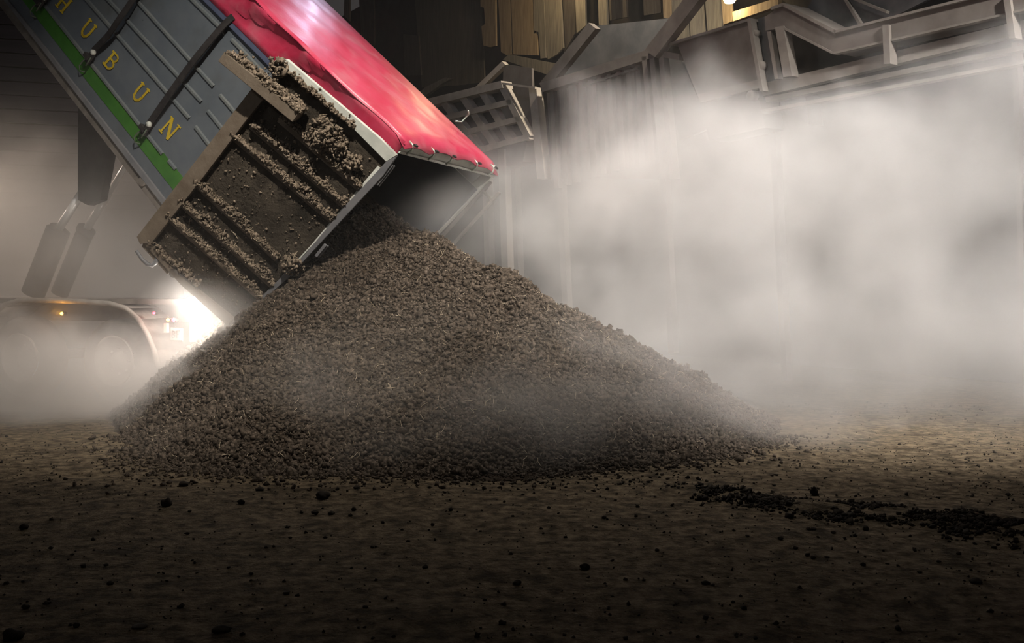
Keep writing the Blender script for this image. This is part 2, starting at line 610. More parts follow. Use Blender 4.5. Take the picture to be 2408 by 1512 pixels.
Rb, Rt = S(590, 742), S(899, 397)
Fb, Ft = S(-300, -403), S(30, -460)
side = MB().prism([Rb, Rt, Ft, Fb], WV * .05).build('side_wall', M['panel'], truck)
MB().prism([p + WV * (WIDTH - .05) for p in (Rb, Rt, Ft, Fb)], WV * .05).build('side_wall', M['panel'], truck)
MB().prism([Rb, Fb, Fb + WV * WIDTH, Rb + WV * WIDTH], -NV * .12).build('body_floor', M['chassis'], truck)
MB().prism([Fb, Ft, Ft + WV * WIDTH, Fb + WV * WIDTH], LV * .05).build('front_wall', M['panel'], truck)
# the ridges pressed into the side wall, some broken near the rear
ridges = [((40, -70), (383, 363)), ((397, 378), (414, 399)),
          ((150, -63), (446, 279)), ((460, 298), (494, 343)),
          ((200, -60), (475, 240)), ((489, 261), (523, 303)),
          ((280, -45), (503, 204)), ((518, 224), (553, 265)),
          ((390, -62), (531, 79)), ((545, 93), (660, 215))]
for a, b in ridges:
    p, q = S(*a), S(*b)
    d = (q - p) / np.linalg.norm(q - p)
    wd = np.cross(d, WV)
    prof = MB()
    for (w0, w1, o0, o1) in ((-.026, -.012, 0, .022), (-.012, .012, .022, .022), (.012, .026, .022, 0)):
        prof.poly([p + wd * w0 - WV * o0, q + wd * w0 - WV * o0, q + wd * w1 - WV * o1, p + wd * w1 - WV * o1])
    prof.prism([p - wd * .026, q - wd * .026, q + wd * .026, p + wd * .026], WV * .004)
    prof.build('ridge', M['panel_edge'], side)
MB().prism([S(53, 0), S(-347, -500), S(-313, -500), S(93, 0), S(370, 341), S(470, 466), S(425, 468), S(325, 341)], -WV * .006).build('green_stripe', M['green'], side)
MB().prism([S(12, 0), S(-300, -403), S(-292, -408), S(22, 0), S(340, 402), S(596, 737), S(590, 745), S(330, 411)], -WV * .035).build('bottom_rail', M['railgrey'], truck, bevel=.006)
MB().prism([S(479, 0), S(19, -470), S(38, -470), S(502, 0), S(690, 188), S(760, 257), S(745, 266), S(667, 188)], -WV * .045).build('top_rail', M['bluestrip'], truck, bevel=.008)
MB().prism([S(590, 742), S(899, 397), S(880, 378), S(574, 718)], -WV * .03).build('rear_post', M['pale'], truck)
MB().prism([p + WV * (WIDTH - .03) for p in (S(590, 742), S(935, 362), S(917, 345), S(574, 718))], WV * .08).build('rear_post', M['pale'], truck)
# bolt-on bracket under the rail
MB().lathe(S(336, 428), WV, [(0, -.03), (.05, -.03), (.05, .05), (0, .05)], 16).build('rail_stop', M['chassis'], truck)


# letters: strokes in a unit box, upright axis = NV, reading direction = -LV
def letter(ch, px, py, h):
    c = S(px, py, .012)
    Ux, Uy = -LV, NV * 1.0
    st = {
        'U': [([(-.30, .5), (-.30, -.1), (-.24, -.34), (-.08, -.47), (.10, -.47), (.25, -.34), (.31, -.1), (.31, .5)], .13), ([(-.46, .47), (-.12, .47)], .07), ([(.15, .47), (.47, .47)], .07)],
        'B': [([(-.26, -.5), (-.26, .5)], .15), ([(-.42, .47), (.12, .47), (.26, .38), (.29, .26), (.22, .12), (.08, .05), (-.22, .05)], .10), ([(.08, .05), (.28, -.03), (.36, -.2), (.30, -.37), (.14, -.47), (-.42, -.47)], .11)],
        'N': [([(-.34, -.5), (-.34, .46)], .10), ([(-.36, .48), (.34, -.48)], .17), ([(.34, -.48), (.34, .5)], .10), ([(-.50, .47), (-.30, .47)], .07), ([(-.50, -.47), (-.17, -.47)], .07), ([(.18, .47), (.50, .47)], .07)],
        'H': [([(-.30, -.5), (-.30, .5)], .15), ([(.30, -.5), (.30, .5)], .15), ([(-.3, .03), (.3, .03)], .10), ([(-.47, .47), (-.13, .47)], .07), ([(-.47, -.47), (-.13, -.47)], .07), ([(.13, .47), (.47, .47)], .07), ([(.13, -.47), (.47, -.47)], .07)],
    }[ch]
    mb = MB()
    sh = .10
    for si, (pts, wd) in enumerate(st):
        P3 = [c + h * ((u * .86 + sh * v) * Ux + v * Uy) for u, v in pts]
        off = -WV * (.001 * si)
        for i in range(len(P3) - 1):
            d = P3[i + 1] - P3[i]
            ln = np.linalg.norm(d)
            d = d / ln
            wdir = np.cross(d, WV)
            ext = d * h * wd * .28 if 0 < i < len(P3) - 2 or len(P3) > 2 else 0
            mb.prism([P3[i] - ext - wdir * h * wd / 2 + off, P3[i + 1] + ext - wdir * h * wd / 2 + off, P3[i + 1] + ext + wdir * h * wd / 2 + off, P3[i] - ext + wdir * h * wd / 2 + off], WV * .006)
    o = mb.build('letter', M['yellow'], side)
    return o


for ch, a, b, h in (('H', 152, 8, .215), ('U', 208, 69, .225), ('B', 264, 144, .215), ('U', 331, 219, .225), ('N', 401, 303, .24)):
    letter(ch, a, b, h)


# straps with buckles over the side
def strap(pts, w=.055):
    P3 = [S(x, y, o) for x, y, o in pts]
    mb = MB()
    prev = None
    fine = []
    for i in range(len(P3) - 1):
        for k in range(4):
            t = k / 4
            p0, p1, p2, p3 = P3[max(i - 1, 0)], P3[i], P3[i + 1], P3[min(i + 2, len(P3) - 1)]
            fine.append(.5 * ((2 * p1) + (-p0 + p2) * t + (2 * p0 - 5 * p1 + 4 * p2 - p3) * t * t + (-p0 + 3 * p1 - 3 * p2 + p3) * t ** 3))
    fine.append(P3[-1])
    b = 0
    for i, p in enumerate(fine):
        d = fine[min(i + 1, len(fine) - 1)] - fine[max(i - 1, 0)]
        d /= np.linalg.norm(d)
        wd = np.cross(d, WV)
        wd /= np.linalg.norm(wd)
        nn = np.cross(wd, d)
        for sx, sn in ((-1, -1), (1, -1), (1, 1), (-1, 1)):
            mb.v.append(tuple(p + wd * sx * w / 2 + nn * sn * .008))
        if i:
            for k in range(4):
                mb.f.append((b - 4 + k, b - 4 + (k + 1) % 4, b + (k + 1) % 4, b + k))
        b += 4
    mb.f.append((0, 1, 2, 3))
    mb.f.append((b - 1, b - 2, b - 3, b - 4))
    return mb.build('tarp_strap', M['black'], truck)


def buckle(par, px, py):
    mb = MB()
    c = S(px, py, .06)
    mb.bar(c - NV * .07, c + NV * .07, LV, .075, -WV, .035)
    mb.bar(c - NV * .03 + LV * .03, c + NV * .03 + LV * .03, LV, .10, -WV, .06)
    mb.build('buckle', M['black'], par, bevel=.006)
    h = MB()
    h.tube([c + NV * .02 - WV * .03, c - NV * .09 + LV * .05 - WV * .03, c - NV * .17 + LV * .06 - WV * .02, c - NV * .21 + LV * .02 - WV * .01, c - NV * .19 - LV * .02 + WV * .03], .009, 6)
    h.tube([c + NV * .03 - LV * .03 - WV * .04, c - NV * .10 - LV * .03 - WV * .03], .009, 6)
    h.build('strap_hook', M['darkwire'], par, True)
    MB().lathe(c + NV * .09 - WV * .01, WV, [(0, -.04), (.03, -.035), (.035, 0), (0, .01)], 12).build('buckle_pin', M['pale'], par, True)


s1 = strap([(228, 122, .06), (270, 88, .11), (296, 58, .14), (320, 22, .13), (350, -30, .10), (395, -80, .06)], .075)
buckle(s1, 222, 140)
s2 = strap([(357, 296, .06), (420, 214, .10), (478, 138, .11), (534, 66, .08), (556, 42, .06)], .08)
buckle(s2, 352, 308)
s3 = strap([(112, 4, .06), (140, -30, .09), (200, -80, .08)], .075)
buckle(s3, 106, 12)

# tarpaulin: near flap, rounded shoulder, roof across to the far side, all one sheet
nu, nw = 46, 30
TV = []
front_fold, rear_fold = S(640 - 430, 30 - 430), S(957, 335)
nf_ = 7                      # rows of the near flap, the rest is the roof; the crease between them stays sharp
for i in range(nu + 1):
    a = i / nu
    edge = Rt * (1 - a) + Ft * a
    fold = rear_fold * (1 - a) + front_fold * a
    ro = min(1.0, max(0.0, (a - .10) / .08))
    crease = fold + NV * .012 * math.sin(a * 40) * math.sin(a * 13)
    for j in range(nf_):
        t = j / (nf_ - 1)
        p = edge * (1 - t) + crease * t - WV * (.05 * ro + (.16 * t - .05 * math.sin(t * math.pi)) * (.3 + .7 * ro)) + WV * (1 - ro) * .03 * (1 - t)
        wr = .03 * math.sin(a * 46 + 4 * t) * math.sin(t * 2.9) + .02 * math.sin(a * 91 + 7 * t) * math.sin(t * 3.1)
        TV.append(p - WV * wr * ro)
    for j in range(nw + 1 - nf_):
        t = j / (nw - nf_)
        p = fold + WV * (WIDTH * t - (.05 * ro + .16 * (.3 + .7 * ro)) * max(0, 1 - t * 2))
        crown = .07 * math.sin(math.pi * t)
        wr = (.008 * math.sin(a * 30 + t * 9) + .008 * math.sin(t * 25 + a * 13) + .005 * math.sin(a * 77 - t * 31)) * min(1, 4 * (1 - t)) * min(1, t * 6) * min(1, a * 8 + .15)
        p = p + NV * (crown + wr + .012 * math.sin(a * 40) * math.sin(a * 13) * max(0, 1 - t * 8))
        if i == 0:     # scalloped rear hem between the hooks
            p = p - LV * .05 - NV * (.09 - .07 * abs(math.sin((t * .9 + .04) * math.pi * 4.4)) * (1 - .6 * t))
        TV.append(p)
tid = np.arange((nu + 1) * (nw + 1)).reshape(nu + 1, nw + 1)
tq = np.stack([tid[:-1, :-1], tid[:-1, 1:], tid[1:, 1:], tid[1:, :-1]], -1)
tq = np.concatenate([tq[:, :nf_ - 1].reshape(-1, 4), tq[:, nf_:].reshape(-1, 4)])
tarp = np_mesh('tarpaulin', np.array(TV), tq, M['tarp'], truck, smooth=True)
sm_ = tarp.modifiers.new('thick', 'SOLIDIFY')
sm_.thickness = .012
# blue strap line along the flap
# header bar under the rear hem with its four hooks
h0, h1 = S(934, 357), S(934, 357) + WV * (WIDTH + .02)
hb = MB()
hb.prism([h0, h0 + NV * .12 + LV * .01, h0 + NV * .13 + LV * .06, h0 + LV * .09], h1 - h0)
hb.prism([h0 - LV * .03, h0, h0 + NV * .03, h0 + NV * .03 - LV * .03], h1 - h0)
header = hb.build('header_bar', M['pale'], truck, bevel=.006)
for t in (.04, .24, .42, .70, .90):
    c = h0 + (h1 - h0) * t + NV * .10
    k = MB()
    k.tube([c + NV * .05 + LV * .02, c + NV * .05 - LV * .05, c - NV * .0 - LV * .07, c - NV * .07 - LV * .05], .012, 6)
    k.build('tarp_hook', M['wire'], header, True)
    k = MB()
    k.bar(c + NV * .06 - LV * .07 - WV * .03, c + NV * .06 - LV * .07 + WV * .03, LV, .03, NV, .02)
    k.build('hook_strap', M['black'], header)
k = MB()
e = S(1088, 308) + WV * 0
c = S(957, 335) + LV * .9 + WV * WIDTH
k.tube([c, c + WV * .16 + NV * .02, c + WV * .17 + NV * .16, c + WV * .09 + NV * .2], .012, 6)
k.build('tarp_bow_end', M['wire'], truck, True)

# load still inside the body
ld = MB()
ld.prism([Rb + WV * .06 + NV * .02, Rb + WV * .06 + NV * 1.25 + LV * .25, Rb + WV * .06 + LV * 4 + NV * 1.0, Rb + WV * .06 + LV * 4 + NV * .02], WV * (WIDTH - .12))
ld.build('load', M['compost_bed'], truck)

# rear door leaf swung right round against the side
AL = math.radians(22)
VV = math.cos(AL) * LV - math.sin(AL) * WV          # from hinge to free edge
DN = np.cross(NV, VV)
DN = DN / np.linalg.norm(DN)
if DN[1] > 0:
    DN = -DN                                         # door's inner face looks at the viewer
DP = S(935, 362)


def D(x, y, out=0.0):
    return on_plane(x, y, DP, DN) + DN * out


# door outline and face (levels: truck > rear_door > pieces)
outline = [(676, 141), (935, 363), (546, 770), (334, 566), (630, 190)]
door = MB().prism([D(*p) for p in outline], -DN * .06).build('rear_door', M['doordirt'], truck)


def dpoly(name, pts, out, m, base=0.0, bevel=.004):
    return MB().prism([D(*p, base) for p in pts], DN * out).build(name, m, door, bevel=bevel)


dpoly('free_stile', [(609, 192), (650, 190), (578, 281), (488, 400), (355, 568), (336, 571), (328, 554)], .07, M['doorframe'])
dpoly('top_rail', [(660, 138), (680, 139), (900, 326), (936, 363), (911, 378), (806, 272), (700, 186), (656, 152)], .07, M['pale'])
dpoly('hinge_stile', [(937, 364), (911, 378), (814, 483), (724, 592), (560, 752), (547, 771), (680, 652), (905, 410)], .07, M['railgrey'])
dpoly('bottom_rail', [(334, 562), (356, 566), (420, 640), (560, 752), (547, 771), (430, 668)], .05, M['doorframe'])
dpoly('stile_lip', [(640, 203), (646, 206), (580, 288), (491, 406), (359, 574), (354, 570), (486, 400), (576, 280)], .085, M['doorframe'])
ribs = [((662, 274), (850, 437)), ((596, 290), (816, 479)), ((548, 311), (787, 514)), ((461, 423), (657, 604)), ((427, 469), (647, 668)), ((397, 503), (620, 698))]
for a, b in ribs:
    p, q = D(*a), D(*b)
    d = (q - p) / np.linalg.norm(q - p)
    wd = np.cross(d, DN)
    if wd[2] < 0:
        wd = -wd
    MB().prism([p, q, q - wd * .07, p - wd * .07], DN * .02).prism([p, q, q - wd * .025, p - wd * .025], DN * .075).build('rib', M['doorframe'], door)
# loaded board across the top of the door
bt = [D(545, 132, .22), D(557, 106, .22), D(733, 236, .22), D(715, 272, .22)]
bd = MB()
up_ = NV * .0
p0, p1 = D(552, 122, .06), D(722, 262, .06)
d = (p1 - p0) / np.linalg.norm(p1 - p0)
wd = np.cross(d, DN)
if wd[2] < 0:
    wd = -wd
bd.prism([p0 + wd * .02, p1 + wd * .02, p1 - wd * .10, p0 - wd * .10], DN * .26)
board = bd.build('loaded_board', M['doorframe'], door, bevel=.006)
BOARD = (p0, p1, wd)
# hinges on the hinge edge, lock hook on the free edge
for (a, b) in (((921, 382), (884, 430)), ((765, 570), (742, 598))):
    mb = MB()
    p, q = D(*a, .02), D(*b, .02)
    sd = np.cross((q - p) / np.linalg.norm(q - p), DN)
    if sd[0] < 0:
        sd = -sd
    mb.bar(p + sd * .02, q + sd * .02, sd, .035, DN, .03)
    mb.tube([p + sd * .045, q + sd * .045], .013, 10)
    mb.build('hinge', M['railgrey'], door, bevel=.004)
mb = MB()
q = [D(326, 586, .06), D(340, 607, .06), D(352, 618, .06), D(362, 622, .05), D(370, 614, .02), D(372, 603, 0)]
mb.tube(q, [.018, .022, .024, .024, .03, .04], 8)
mb.build('lock_hook', M['railgrey'], door, True)
MB().prism([D(340, 570), D(404, 634), D(396, 643), D(336, 578)], DN * .03).build('lock_bar', M['doorframe'], door)
MB().lathe(D(412, 640), DN, [(0, -.06), (.055, -.06), (.06, 0), (.055, .05), (0, .05)], 16).build('lock_roller', M['chassis'], door)
# the far leaf, seen edge-on through the steam
fp = S(935, 362) + WV * WIDTH
far = MB()
fv = -LV * math.cos(math.radians(8)) + WV * math.sin(math.radians(8))
o_ = fp - NV * .05
far.bar(o_ + fv * .02, o_ + fv * .02 - NV * 2.1, fv, .03, WV, .05)
far.bar(o_ + fv * .20 - NV * .02, o_ + fv * .20 - NV * 2.1, fv, .03, WV, .05)
for k in range(3):
    far.bar(o_ + fv * .02 - NV * (.16 + .9 * k), o_ + fv * .2 - NV * (.16 + .9 * k), NV, .03, WV, .05)
far.build('far_door_frame', M['dustysteel'], truck)

# ------------------------------------------------------------------ compost clinging to the door
cl, cs = [], []


def cling(a, b, n, spread=.026, size=.0105, out=.09, dens=None):
    p, q = D(*a), D(*b)
    d = (q - p) / np.linalg.norm(q - p)
    wd_ = np.cross(d, DN)
    if wd_[2] < 0:
        wd_ = -wd_
    t = rng.uniform(0, 1, n)
    lump = np.clip(.35 + 1.5 * (vnoise(t * 9 + a[0], t * 0 + a[1]) + .4), .15, 1.6)
    base = p + (q - p) * t[:, None]
    off = np.abs(rng.normal(0, 1, n)) * spread * lump
    o2 = rng.uniform(.0, 1, n) * out
    cl.append(base + wd_ * off[:, None] + DN * o2[:, None])
    cs.append(rng.lognormal(math.log(size), .3, n))


for (a, b), n in zip(ribs, (700, 1100, 1100, 900, 850, 900)):
    cling(a, b, n)
cling((350, 566), (470, 672), 320, .03, .012, .07)
cling((690, 175), (835, 300), 800, .02, .013, .10)
for (x0, y0, r, n) in ((775, 322, .13, 700), (800, 345, .08, 300), (832, 380, .07, 260), (762, 290, .07, 220), (690, 620, .09, 200), (660, 160, .08, 160)):
    g = rng.normal(0, 1, (n, 3)) * r * .55
    cl.append(D(x0, y0, .06) + g)
    cs.append(rng.lognormal(math.log(.015), .3, n))
p0, p1, wd = BOARD
t = rng.beta(2.0, 1.0, 900)
cl.append(p0 + (p1 - p0) * t[:, None] + wd * (.02 + np.abs(rng.normal(0, .025, 900)))[:, None] + DN * (.06 + rng.uniform(-.05, .2, 900))[:, None])
cs.append(rng.lognormal(math.log(.014), .3, 900))
nf = 500
for _ in range(nf // 50):
    pass
u, v = rng.uniform(0, 1, nf), rng.uniform(0, 1, nf)
A_, B_, C_, D__ = D(640, 205), D(370, 560), D(556, 735), D(890, 385)
cl.append((A_ * (1 - u)[:, None] + D__ * u[:, None]) * (1 - v)[:, None] + (B_ * (1 - u)[:, None] + C_ * u[:, None]) * v[:, None] + DN * .01)
cs.append(rng.lognormal(math.log(.007), .4, nf))
PC, PS = np.concatenate(cl), np.concatenate(cs)
V, Fc = chips(PC, PS)
cc = np_mesh('clinging_compost', V, Fc, M['pale_compost'])
tag(cc, 'clumps of compost clinging along the ribs of the open door', 'compost', kind='stuff')
sel = rng.choice(len(PC), 260)
V, Fc = straws(PC[sel] + DN * .01, rng.uniform(.04, .14, 260), .0028)
tag(np_mesh('straw_bits', V, Fc, M['straw'], cc), 'pale straw bits', kind='stuff')

# ------------------------------------------------------------------ chassis, mudguard, wheels, lamps, ram
def CH(x, y, out=0.0):
    return S(x, y, out)


za = 1.24
r0 = S(470, 700)
r0 = np.array([r0[0], r0[1], 0])
for off in (.75, 1.65):
    MB().prism([r0 + WV * off + ZV * (za - .26), r0 + WV * off + ZV * za, r0 + WV * off + HV * 8 + ZV * za, r0 + WV * off + HV * 8 + ZV * (za - .26)], WV * .09).build('chassis_rail', M['chassis'], truck)
MB().prism([r0 + WV * .03 + ZV * (za - .02), r0 + WV * .03 + ZV * (za + .04), r0 + WV * .03 + HV * 8 + ZV * (za + .04), r0 + WV * .03 + HV * 8 + ZV * (za - .02)], WV * 2.4).build('chassis_deck', M['chassis'], truck)
MB().prism([r0 + HV * .02 + ZV * .62, r0 + HV * .02 + ZV * .76, r0 + HV * .12 + ZV * .76, r0 + HV * .12 + ZV * .62], WV * 2.4).build('rear_bumper', M['chassis'], truck)
MB().prism([r0 + HV * .1 + ZV * .78, r0 + HV * .1 + ZV * 1.05, r0 + HV * .16 + ZV * 1.05, r0 + HV * .16 + ZV * .78], WV * 2.3).build('lamp_board', M['chassis'], truck)
MB().lathe(S(375, 688) + WV * .5, WV, [(0, 0), (.07, 0), (.09, .02), (.09, .2), (0, .2)], 18).build('hinge_pivot', M['chassis'], truck, True)
# mudguard over the two axles
fp_ = [(-60, 860), (-40, 790), (-15, 742), (15, 716), (50, 706), (120, 706), (200, 709), (262, 714), (300, 725), (328, 750), (350, 786), (365, 824), (374, 862)]
P3 = [S(x, y, .02) for x, y in fp_]
mb = MB()
for i in range(len(P3) - 1):
    a, b = P3[i], P3[i + 1]
    mb.poly([a, b, b + WV * .55, a + WV * .55])
gd = mb.build('mudguard', M['fender'], truck, True)
so = gd.modifiers.new('thick', 'SOLIDIFY')
so.thickness = .03
# ribbed outer lip
mb = MB()
mb.tube(P3, .032, 8)
mb.build('mudguard_lip', M['fender'], gd, True)
wy = .5
w2, w1 = S(262, 848), S(40, 852)
w2[2] = w1[2] = .52


def wheel(c):
    R_ = .52
    t = MB().lathe(c, WV, [(.30, 0.02), (.34, -.015), (.42, -.02), (.49, .0), (.52, .05), (.52, .27), (.49, .32), (.40, .33), (.30, .30), (.30, .02)], 40).build('tyre', M['tyre'], truck, True)
    MB().lathe(c, WV, [(.305, .0), (.315, -.02), (.295, -.025), (.28, .02), (.25, .06), (.20, .10), (.12, .10), (.10, .04), (.0, .03)], 40).build('rim', M['rim'], t, True)
    lug = MB()
    for k in range(8):
        an = k * math.pi / 4
        q = c + WV * .085 + .16 * (math.cos(an) * HV + math.sin(an) * ZV)
        lug.lathe(q, -WV, [(.016, 0), (.016, .04), (0, .04)], 6)
    lug.build('nut_ring', M['rim'], t)


for c in (w1, w2):
    wheel(c + WV * .05)
    wheel(c + WV * (WIDTH - .40))
for c in (w1, w2):
    MB().tube([c + WV * .3, c + WV * 2.2], .07, 10).build('axle', M['chassis'], truck)


# lamps
def lamp(name, p, r, m, ax=None):
    ax = -WV if ax is None else ax
    b = MB().lathe(p, ax, [(0, -.05), (r * 1.15, -.05), (r * 1.2, 0), (r, .005)], 18).build(name, M['black'], truck)
    MB().lathe(p, ax, [(r, .004), (r * .8, .02), (r * .4, .03), (0, .032)], 18).build('lens', m, b, True)
    return b


def glow(parent, name, p, power, col, size=.03):
    l = light(name, 'POINT', tuple(p), None, power, col, size)
    return l


BK = -HV
lamp('side_marker_lamp', S(154, 737, .05), .02, M['lampamber'])
glow(None, 'side_marker_light', S(154, 737, .13), 3.2, (1, .45, .05))
lamp('tail_lamp', S(366, 736, .02), .016, M['lampred'])
glow(None, 'tail_light', S(366, 736, .09), .5, (1, .03, .05))
lamp('tail_lamp', S(412, 752, .02), .026, M['lampred'])
glow(None, 'tail_light', S(412, 752, .10), 2.2, (1, .06, .05))
lamp('indicator_lamp', S(399, 752, .02), .02, M['lampamber'])
wl = lamp('work_lamp', S(437, 712, .0) + WV * .1, .075, M['lampwhite'], BK * .8 - WV * .6)
glow(None, 'work_light', S(444, 714, .12) + BK * .10, 46, (1, .93, .85), .06)
wl = lamp('work_lamp', S(462, 747, .0) + WV * .1, .05, M['lampwhite'], BK * .8 - WV * .6)
glow(None, 'reversing_light', S(470, 752, .10) + BK * .12, 26, (1, .92, .82), .05)
mb = MB()
mb.prism([S(404, 770, .02), S(432, 772, .02), S(432, 800, .02), S(404, 799, .02)], WV * .012)
pl = mb.build('number_plate', M['plate'], truck)
# the two characters that show on the plate
for row, (ch, yy) in enumerate((('B', 786), ('F', 786))):
    xx = 411 + 11 * row
    c = S(xx, yy, .026)
    strokes = {'B': [((-.3, -.5), (-.3, .5)), ((-.3, .5), (.3, .4)), ((.3, .4), (.3, .1)), ((.3, .1), (-.3, 0)), ((-.3, 0), (.35, -.1)), ((.35, -.1), (.35, -.4)), ((.35, -.4), (-.3, -.5))],
               'F': [((-.3, -.5), (-.3, .5)), ((-.3, .5), (.35, .5)), ((-.3, .03), (.2, .03))]}[ch]
    mb = MB()
    for (u0, v0), (u1, v1) in strokes:
        a = c + .085 * (-HV * u0 * .7 + ZV * v0)
        b = c + .085 * (-HV * u1 * .7 + ZV * v1)
        d = (b - a) / np.linalg.norm(b - a)
        mb.bar(a - d * .004, b + d * .004, np.cross(d, WV), .011, WV, .004)
    mb.build('plate_letter', M['platetext'], pl)
MB().prism([S(385, 760), S(391, 760), S(391, 782), S(385, 782)], WV * .05).build('lamp_bracket', M['pale'], truck)

# pair of telescopic rams between chassis and body
for k, off in enumerate((1.05, 1.45)):
    base = on_plane(78 + 62 * k, 690, T0 + WV * off, WV)
    mid = on_plane(137 + 66 * k, 540, T0 + WV * off, WV)
    top = on_plane(183 + 64 * k, 468, T0 + WV * off, WV)
    d = (top - mid) / np.linalg.norm(top - mid)
    end = top + d * 1.3
    r = MB()
    r.tube([base, mid], .16 - .04 * k, 20)
    ram = r.build('lift_ram', M['chassis'], truck, True)
    MB().tube([mid, top + d * .1], .055, 16).build('ram_rod', M['chrome'], ram, True)
    MB().tube([top + d * .1, end], .04, 16).build('ram_rod', M['chrome'], ram, True)
    MB().lathe(mid, d, [(.12, -.05), (.13, -.05), (.13, .02), (.06, .03)], 20).build('ram_collar', M['chassis'], ram, True)
pl_ = T0 + WV * .8
MB().prism([on_plane(x, y, pl_, WV) for x, y in ((183, 215), (183, 470), (205, 482), (236, 470), (250, 400), (268, 300))], WV * .12).build('ram_shield', M['black'], truck)

# ------------------------------------------------------------------ shed wall with hanging boards
MD = np.array([-.54, .84, 0])
MD = MD / np.linalg.norm(MD)
MN = np.array([-MD[1], MD[0], 0])      # faces the viewer (towards -x, -y)
MP = np.array([5.6, 11.2, 0])
WP = MP - MN * 3.0


def Mq(x, y, back=0.0):
    return on_plane(x, y, MP - MN * back, MN)


def Wq(x, y, back=0.0):
    return on_plane(x, y, WP - MN * back, MN)


wb0 = WP - MN * .8 + MD * 30
wb1 = WP - MN * .8 - MD * 12
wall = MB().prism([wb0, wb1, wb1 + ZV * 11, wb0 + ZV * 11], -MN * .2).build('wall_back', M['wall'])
tag(wall, 'dark shed wall hung with old boards behind the hoppers', kind='structure')
boards = [  # (polygon in photo pixels, set-back, material)
    ([(970, 0), (1128, 0), (1139, 192), (1085, 200), (992, 206)], .3, 'wood2d'),
    ([(840, 0), (878, 0), (880, 108), (868, 122), (850, 96)], .1, 'wood_dark'),
    ([(812, 0), (822, 0), (822, 50), (808, 36)], .05, 'wood2'),
    ([(948, 80), (984, 84), (990, 176), (952, 178)], .15, 'wood_dark'),
    ([(1128, 0), (1164, 0), (1166, 108), (1152, 111), (1136, 107), (1132, 62), (1141, 56), (1138, 18), (1130, 16)], .0, 'wood'),
    ([(1168, 0), (1198, 0), (1203, 128), (1190, 129), (1178, 122)], .02, 'wood'),
    ([(1200, 0), (1250, 0), (1255, 82), (1262, 72), (1265, 130), (1206, 128)], .0, 'wood'),
    ([(1252, 0), (1277, 0), (1283, 136), (1271, 138), (1266, 75), (1256, 72)], -.03, 'wood2'),
    ([(1279, 0), (1314, 0), (1324, 112), (1310, 128), (1288, 140), (1284, 110)], -.02, 'wood2'),
    ([(1316, 0), (1350, 0), (1352, 78), (1326, 124)], .1, 'wood_dark'),
    ([(1350, 0), (1374, 0), (1377, 60), (1356, 78)], .0, 'wood2'),
    ([(1404, 0), (1424, 0), (1428, 62), (1408, 58)], .05, 'wood2'),
    ([(1557, 0), (1574, 0), (1576, 44), (1560, 42)], .0, 'wood'),
    ([(1576, 0), (1612, 0), (1618, 92), (1584, 104)], .05, 'wood2'),
    ([(1616, 0), (1646, 0), (1656, 78), (1624, 90)], .02, 'wood2'),
    ([(1652, 0), (1686, 0), (1698, 62), (1664, 74)], .0, 'wood2'),
    ([(1690, 0), (1716, 0), (1722, 50), (1701, 58)], -.1, 'wood'),
    ([(1430, 0), (1470, 0), (1474, 40), (1434, 48)], .35, 'wood_dark'),
    ([(1510, 0), (1550, 0), (1554, 30), (1514, 36)], .35, 'wood_dark'),
]
M['wood2d'] = mat('drab_sheet_board', (.055, .045, .03), (.08, .066, .046), 2, 6, .95, stretch=(6, 6, .6), spec=.1)
for pts, back, mm in boards:
    pts = [(x, y if y > 0 else -70) for x, y in pts]
    MB().prism([Wq(x, y, back) for x, y in pts], -MN * .045).build('board', M[mm], wall)
# ledges that the boards stand behind
MB().prism([Wq(1182, 140, -.2), Wq(1196, 128, -.2), Wq(1320, 152, -.2), Wq(1300, 180, -.2)], -MN * .1).build('board', M['wood2'], wall)
MB().prism([Wq(1000, 205, -.1), Wq(1046, 182, -.1), Wq(1060, 186, -.1), Wq(1040, 196, -.1), Wq(985, 236, -.1), Wq(970, 232, -.1)], -MN * .1).build('board', M['wood2'], wall)
MB().prism([Wq(1722, 28, -.3), Wq(1830, -6, -.3), Wq(1830, 14, -.3), Wq(1724, 50, -.3)], -MN * .1).build('board', M['wood'], wall)
MB().prism([Wq(1840, 0, -.3), Wq(2000, -50, -.3), Wq(1960, 30, -.3), Wq(1880, 30, -.3)], -MN * .1).build('board', M['wood2d'], wall)
# left end wall clad with level boards
lw0, lw1 = at_y(-500, 0, 21), at_y(700, 0, 24)
lw0[2] = lw1[2] = 0
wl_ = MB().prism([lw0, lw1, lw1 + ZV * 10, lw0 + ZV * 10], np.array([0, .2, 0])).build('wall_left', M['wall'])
tag(wl_, 'dark grey end wall of level boards behind the raised truck', kind='structure')
hz = .2
k = 0
while hz < 9.2:
    d = (lw1 - lw0) / np.linalg.norm(lw1 - lw0)
    MB().prism([lw0 + ZV * hz, lw1 + ZV * hz, lw1 + ZV * (hz + .27), lw0 + ZV * (hz + .27)], np.array([0, -.04 - .015 * (k % 3), 0])).build('board', M['cladding'], wl_)
    hz += .30
    k += 1
# roof over the whole shed
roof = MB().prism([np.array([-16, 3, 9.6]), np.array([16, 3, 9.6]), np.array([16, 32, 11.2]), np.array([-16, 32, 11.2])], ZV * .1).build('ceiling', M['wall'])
tag(roof, 'dark unlit shed roof', kind='structure')

